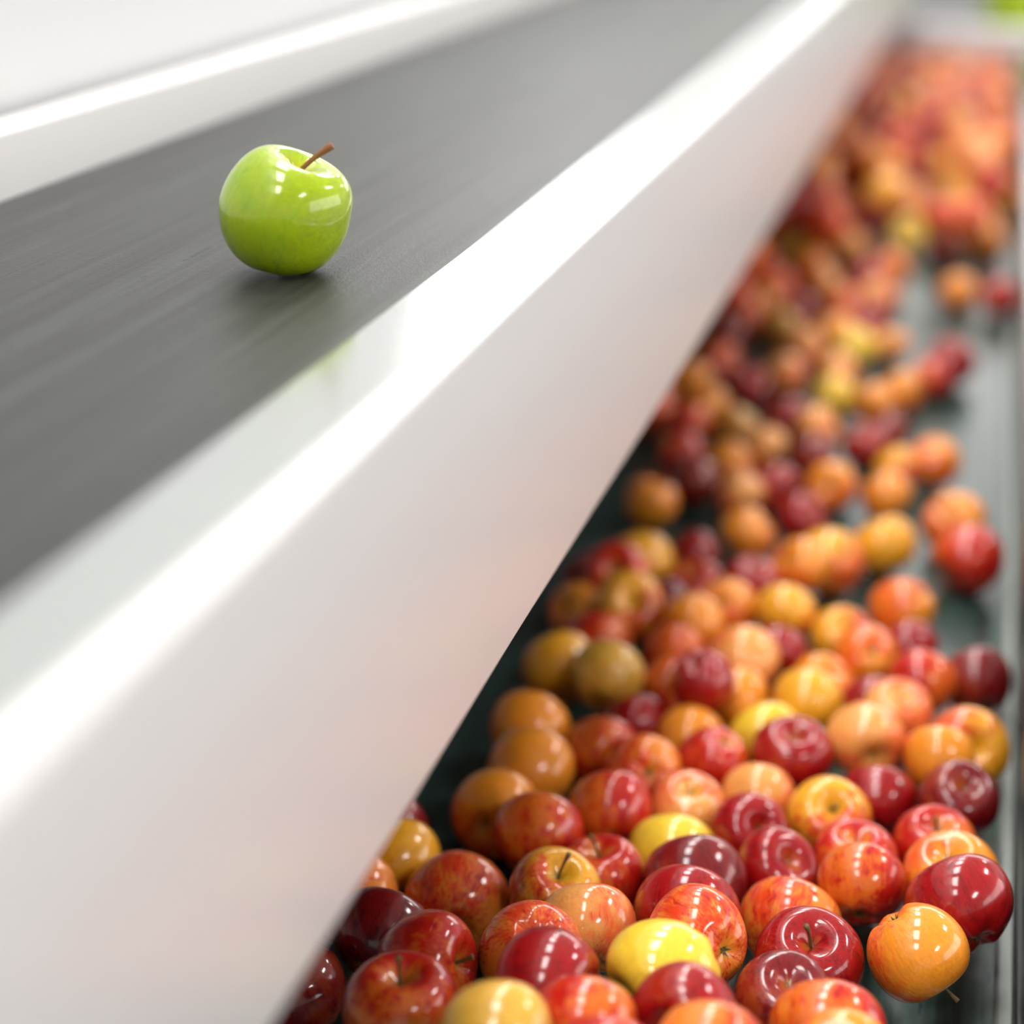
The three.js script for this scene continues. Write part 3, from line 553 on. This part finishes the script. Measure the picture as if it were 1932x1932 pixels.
// the outline of the heap on the belt: left and right edge by distance along the belt
const LEFT = [[0.6, -0.44], [0.97, -0.44], [0.99, -0.39], [1.06, -0.35], [1.2, -0.345], [1.55, -0.345], [1.75, -0.34], [1.9, -0.33], [2.1, -0.40], [2.3, -0.44], [6, -0.44]];
const EDGE = [[0.6, 0.02], [0.97, 0.0], [1.2, -0.01], [1.35, -0.02], [1.45, -0.06], [1.62, -0.06], [1.9, -0.075], [2.3, -0.05], [2.6, -0.08], [2.85, -0.10], [3.0, -0.09], [3.12, 0.03], [3.3, 0.06], [6, 0.06]];
const along = (tab, f) => { let i = 0; while (i < tab.length - 2 && f > tab[i + 1][0]) i++; const [a, b] = [tab[i], tab[i + 1]]; return lerp(a[1], b[1], clamp((f - a[0]) / (b[0] - a[0]))); };
const clear = (p, r, f = 1.02) => heap.every((b) => Math.abs(b.p.z - p.z) > 0.09 || b.p.distanceTo(p) > (b.r + r) * f);
const farKinds = ['O', 'S', 'P', 'O', 'R', 'C', 'O', 'H', 'S', 'R', 'O', 'M', 'P', 'S'];
// fill: a lower layer on the belt wherever there is room, then a second one in the hollows further off
for (let layer = 0; layer < 3; layer++) for (let f = 0.72, row = 0; f < 5.35; f += 0.03, row++) for (let x = -0.45 + (row % 3) * 0.012; x < 0.06; x += 0.034) {
  const r = f < 2.75 ? 0.0305 + 0.003 * rnd() : 0.0325 + 0.003 * rnd(), px = x + (rnd() - 0.5) * 0.016, pf = f + (rnd() - 0.5) * 0.016;
  if (px - r * 0.6 < along(LEFT, pf) || px + r * 0.75 > along(EDGE, pf) || px + r > WALLX || px - r < LX0) continue;
  if (layer && (pf < 1.9 || rnd() < 0.45)) continue;
  const y0 = Y_LOW + r * FLAT; let done = false;
  for (let up = 0; up < (layer ? (pf < 2.75 ? 0.03 : 0.06) : 0.012); up += 0.006) {
    const p = new THREE.Vector3(px, y0 + up, -pf);
    if (layer && up < 0.02) continue;
    if (!clear(p, r)) continue;
    { // never in front of an apple that is laid by hand; close by, only beneath such apples
      const [sx, sy] = project(p), s = FOCAL / pf; let over = 0, hides = false;
      for (let k = 0; k < nRows; k++) { const h = heap[k], [hx, hy, hz] = h.at ??= project(h.p), d = Math.hypot(hx - sx, hy - sy), reach = (h.r * FOCAL / hz + r * s); if (hz > pf && d < (pf < 2.75 ? 0.62 : 0.78) * reach) hides = true; if (hz < pf && d < 0.75 * reach) over++; }
      if (hides || (pf < 1.5 && !over)) continue; if (pf < 0.8 && sy - r * s < 1960 && over < 2) continue;
    }
    const kinds = pf < 2.75 ? ['R', 'O', 'S', 'S', 'O', 'C', 'P', 'O'] : farKinds, pick = kinds[Math.floor(rnd() * kinds.length)], k = px < -0.2 && 'PHY'.includes(pick) ? 'S' : pick;
    heap.push({ kind: k + Math.floor(rnd() * 3), axis: null, cheek: null, stem: '', label: null, part: 'fill', p, r, fixed: true }); done = true; break;
  }
}
const CAP = 310;
// the skin itself, not only its ball, stays above the belt and inside the side walls
function settle(o, a) {
  const at = o.geometry.attributes.position, v = new THREE.Vector3(); let low = 9, lx = 9, hx = -9;
  o.updateMatrixWorld(true);
  for (let i = 0; i < at.count; i++) { v.fromBufferAttribute(at, i).applyMatrix4(o.matrixWorld); low = Math.min(low, v.y); lx = Math.min(lx, v.x); hx = Math.max(hx, v.x); }
  o.position.x += Math.max(0, LX0 + 0.001 - lx) - Math.max(0, hx - WALLX + 0.0012);
  const lift = Y_LOW + 0.0004 - low;
  if (lift > 0 || a.p.y - a.r * 1.05 < Y_LOW) { const r0 = o.position.clone().sub(EYE); o.position.addScaledVector(r0, lift / r0.y); }
  a.p.copy(o.position);
}
const cloneIt = (a, i) => {
  const [sx, sy, sz] = project(a.p); const low = sz > 1.9, kind = a.kind[0], variant = +a.kind[1], sh = Math.floor(rnd() * SHAPES.length);
  const rv = () => new THREE.Vector3(rnd() - 0.5, rnd() - 0.5, rnd() - 0.5).normalize();
  const view = a.axis && a.stem !== 'K' && a.axis[2] < -0.5 ? [a.axis[0] * 0.6, 0.75, -0.55] : a.axis, stem = a.stem === 'K' ? '' : a.stem;
  const axis = view ? toWorld(view) : rv(), cheek = a.cheek ? toWorld(a.cheek) : (kind === 'H' || kind === 'P' || kind === 'O') ? toWorld([0.3 * (rnd() - 0.5), 0.8, 0.6]) : rv();
  const o = appleProto(sh, kind, variant, low, low ? '' : stem || (a.part !== 'front' && rnd() < 0.4 ? 'short' : ''), !low).clone();
  o.name = numbered('apple'); o.position.copy(a.p); o.scale.setScalar(a.r * 0.985); o.quaternion.copy(turnTo(axis, cheek)); scene.add(o); settle(o, a);
  return o;
};
{ // the green apple on the upper belt
  const kind = { base: 0xa8be04, red: 0x8eb004, deep: 0x6e9804, cover: 0.35, cheek: 0.9, streak: 0.4, dots: 0.5 }, tex = skinTexture(kind, 91);
  const g = appleGeometry({ lean: 0.3, foot: 0.72, height: 0.98, cone: 0.0, dip: 0.42, dipWidth: 0.38, base: 0.15, lobes: 0.006, wobble: 0.025, seed: 12, nu: 96, nv: 64 });
  const r0 = ray(537, 391), t = (Y_UP + 0.0366 - EYE.y) / r0.y, p = EYE.clone().addScaledVector(r0, t), r = 129.5 * t / FOCAL;
  const skin = waxed(tex); skin.color.setRGB(0.74, 0.76, 0.7);
  const m = shade(new THREE.Mesh(g, skin)); m.name = numbered('apple'); m.position.copy(p); m.scale.setScalar(r); m.quaternion.copy(turnTo(toWorld([0.14, 0.88, 0.44]), toWorld([1, 0.1, 0]))); scene.add(m);
  { m.updateMatrixWorld(true); const at = g.attributes.position, v = new THREE.Vector3(); let low = 9; for (let i = 0; i < at.count; i++) low = Math.min(low, v.fromBufferAttribute(at, i).applyMatrix4(m.matrixWorld).y); m.position.y += Y_UP + 0.0002 - low; }
  const s = mesh('stem', STEMS.green, MS.greenStem, m); s.position.set(0.12, g.userData.cavity, 0); s.rotation.z = -0.3;
  mesh('calyx', calyxGeo, MS.calyx, m).position.y = g.userData.basin + 0.01;
  tag(m, 'single bright green apple with a brown stem alone on the upper dark belt', 'apple');
}
const rest = [];
heap.forEach((a) => { a.view = project(a.p); });
const single = heap.slice(0, nRows), fillers = heap.slice(nRows).sort((a, b) => a.view[2] - b.view[2]);
single.forEach((a, i) => tag(cloneIt(a, i), a.label, 'apple', a.part === 'front' ? 'apples in the sharp part of the heap' : 'apples in the blurred middle of the heap'));
fillers.forEach((a, i) => {
  if (single.length + i >= CAP) { rest.push(a); return; }
  const near = a.view[2] < 2.75, k = KIND_COLOR[a.kind[0]];
  const z = a.view[2], x = a.p.x, where = x < -0.27 ? 'under the upper conveyor' : x > -0.06 ? 'along the side wall' : 'in the middle', deep = z > 4.2 ? 'close before the white rail' : z > 3.4 ? 'in the far stretch of the heap' : 'just beyond the bare strip of belt';
  const label = near ? `${k} apple lying low in the heap, mostly hidden under others, ${where}` : `very blurred ${k} apple ${deep}, ${where}`;
  tag(cloneIt(a, i), label, 'apple', near ? `${k} apples low in the heap ${where}` : `${k} apples ${deep} ${where}`);
});
if (rest.length) {
  const tint = { C: 0xb01822, M: 0x8c1018, R: 0xcc3420, S: 0xdc5a28, O: 0xe8802c, H: 0xe8a030, Y: 0xf0c040, T: 0xcca040, P: 0xf09858 };
  const im = shade(new THREE.InstancedMesh(GEO_LOW[0], PHY({ color: 0xffffff, roughness: 0.42, clearcoat: 1, clearcoatRoughness: 0.08 }), rest.length)), mt = new THREE.Matrix4();
  rest.forEach((a, i) => { mt.compose(a.p, turnTo(new THREE.Vector3(rnd() - 0.5, rnd() - 0.5, rnd() - 0.5), new THREE.Vector3(rnd() - 0.5, 1, rnd() - 0.5)), new THREE.Vector3(a.r, a.r, a.r)); im.setMatrixAt(i, mt); im.setColorAt(i, new THREE.Color(tint[a.kind[0]])); });
  im.name = 'apple_heap'; im.userData.kind = 'stuff'; im.userData.label = 'farthest end of the red and orange apple heap under the white rail'; scene.add(im);
}
console.log('rows', nRows, 'fill', fillers.length, 'rest', rest.length, 'near fill', fillers.filter((a) => a.view[2] < 2.75).length);
{ let worst = 0, drift = 0; for (const a of single) { const [x, y] = a.view; drift = Math.max(drift, Math.hypot(x - a.x, y - a.y)); }
  for (let i = 0; i < nRows; i++) for (let j = 0; j < i; j++) worst = Math.max(worst, (heap[i].r + heap[j].r) - heap[i].p.distanceTo(heap[j].p)); console.log('worst overlap mm', worst * 1000, 'drift px', drift, 'mean drift', single.reduce((s, a) => s + Math.hypot(a.view[0] - a.x, a.view[1] - a.y), 0) / nRows);
  console.log(single.filter((a) => Math.hypot(a.view[0] - a.x, a.view[1] - a.y) > 25).map((a) => [a.x, a.y, Math.round(a.view[0] - a.x), Math.round(a.view[1] - a.y)].join(' ')).join(' | ')); }

renderer.render(scene, camera);
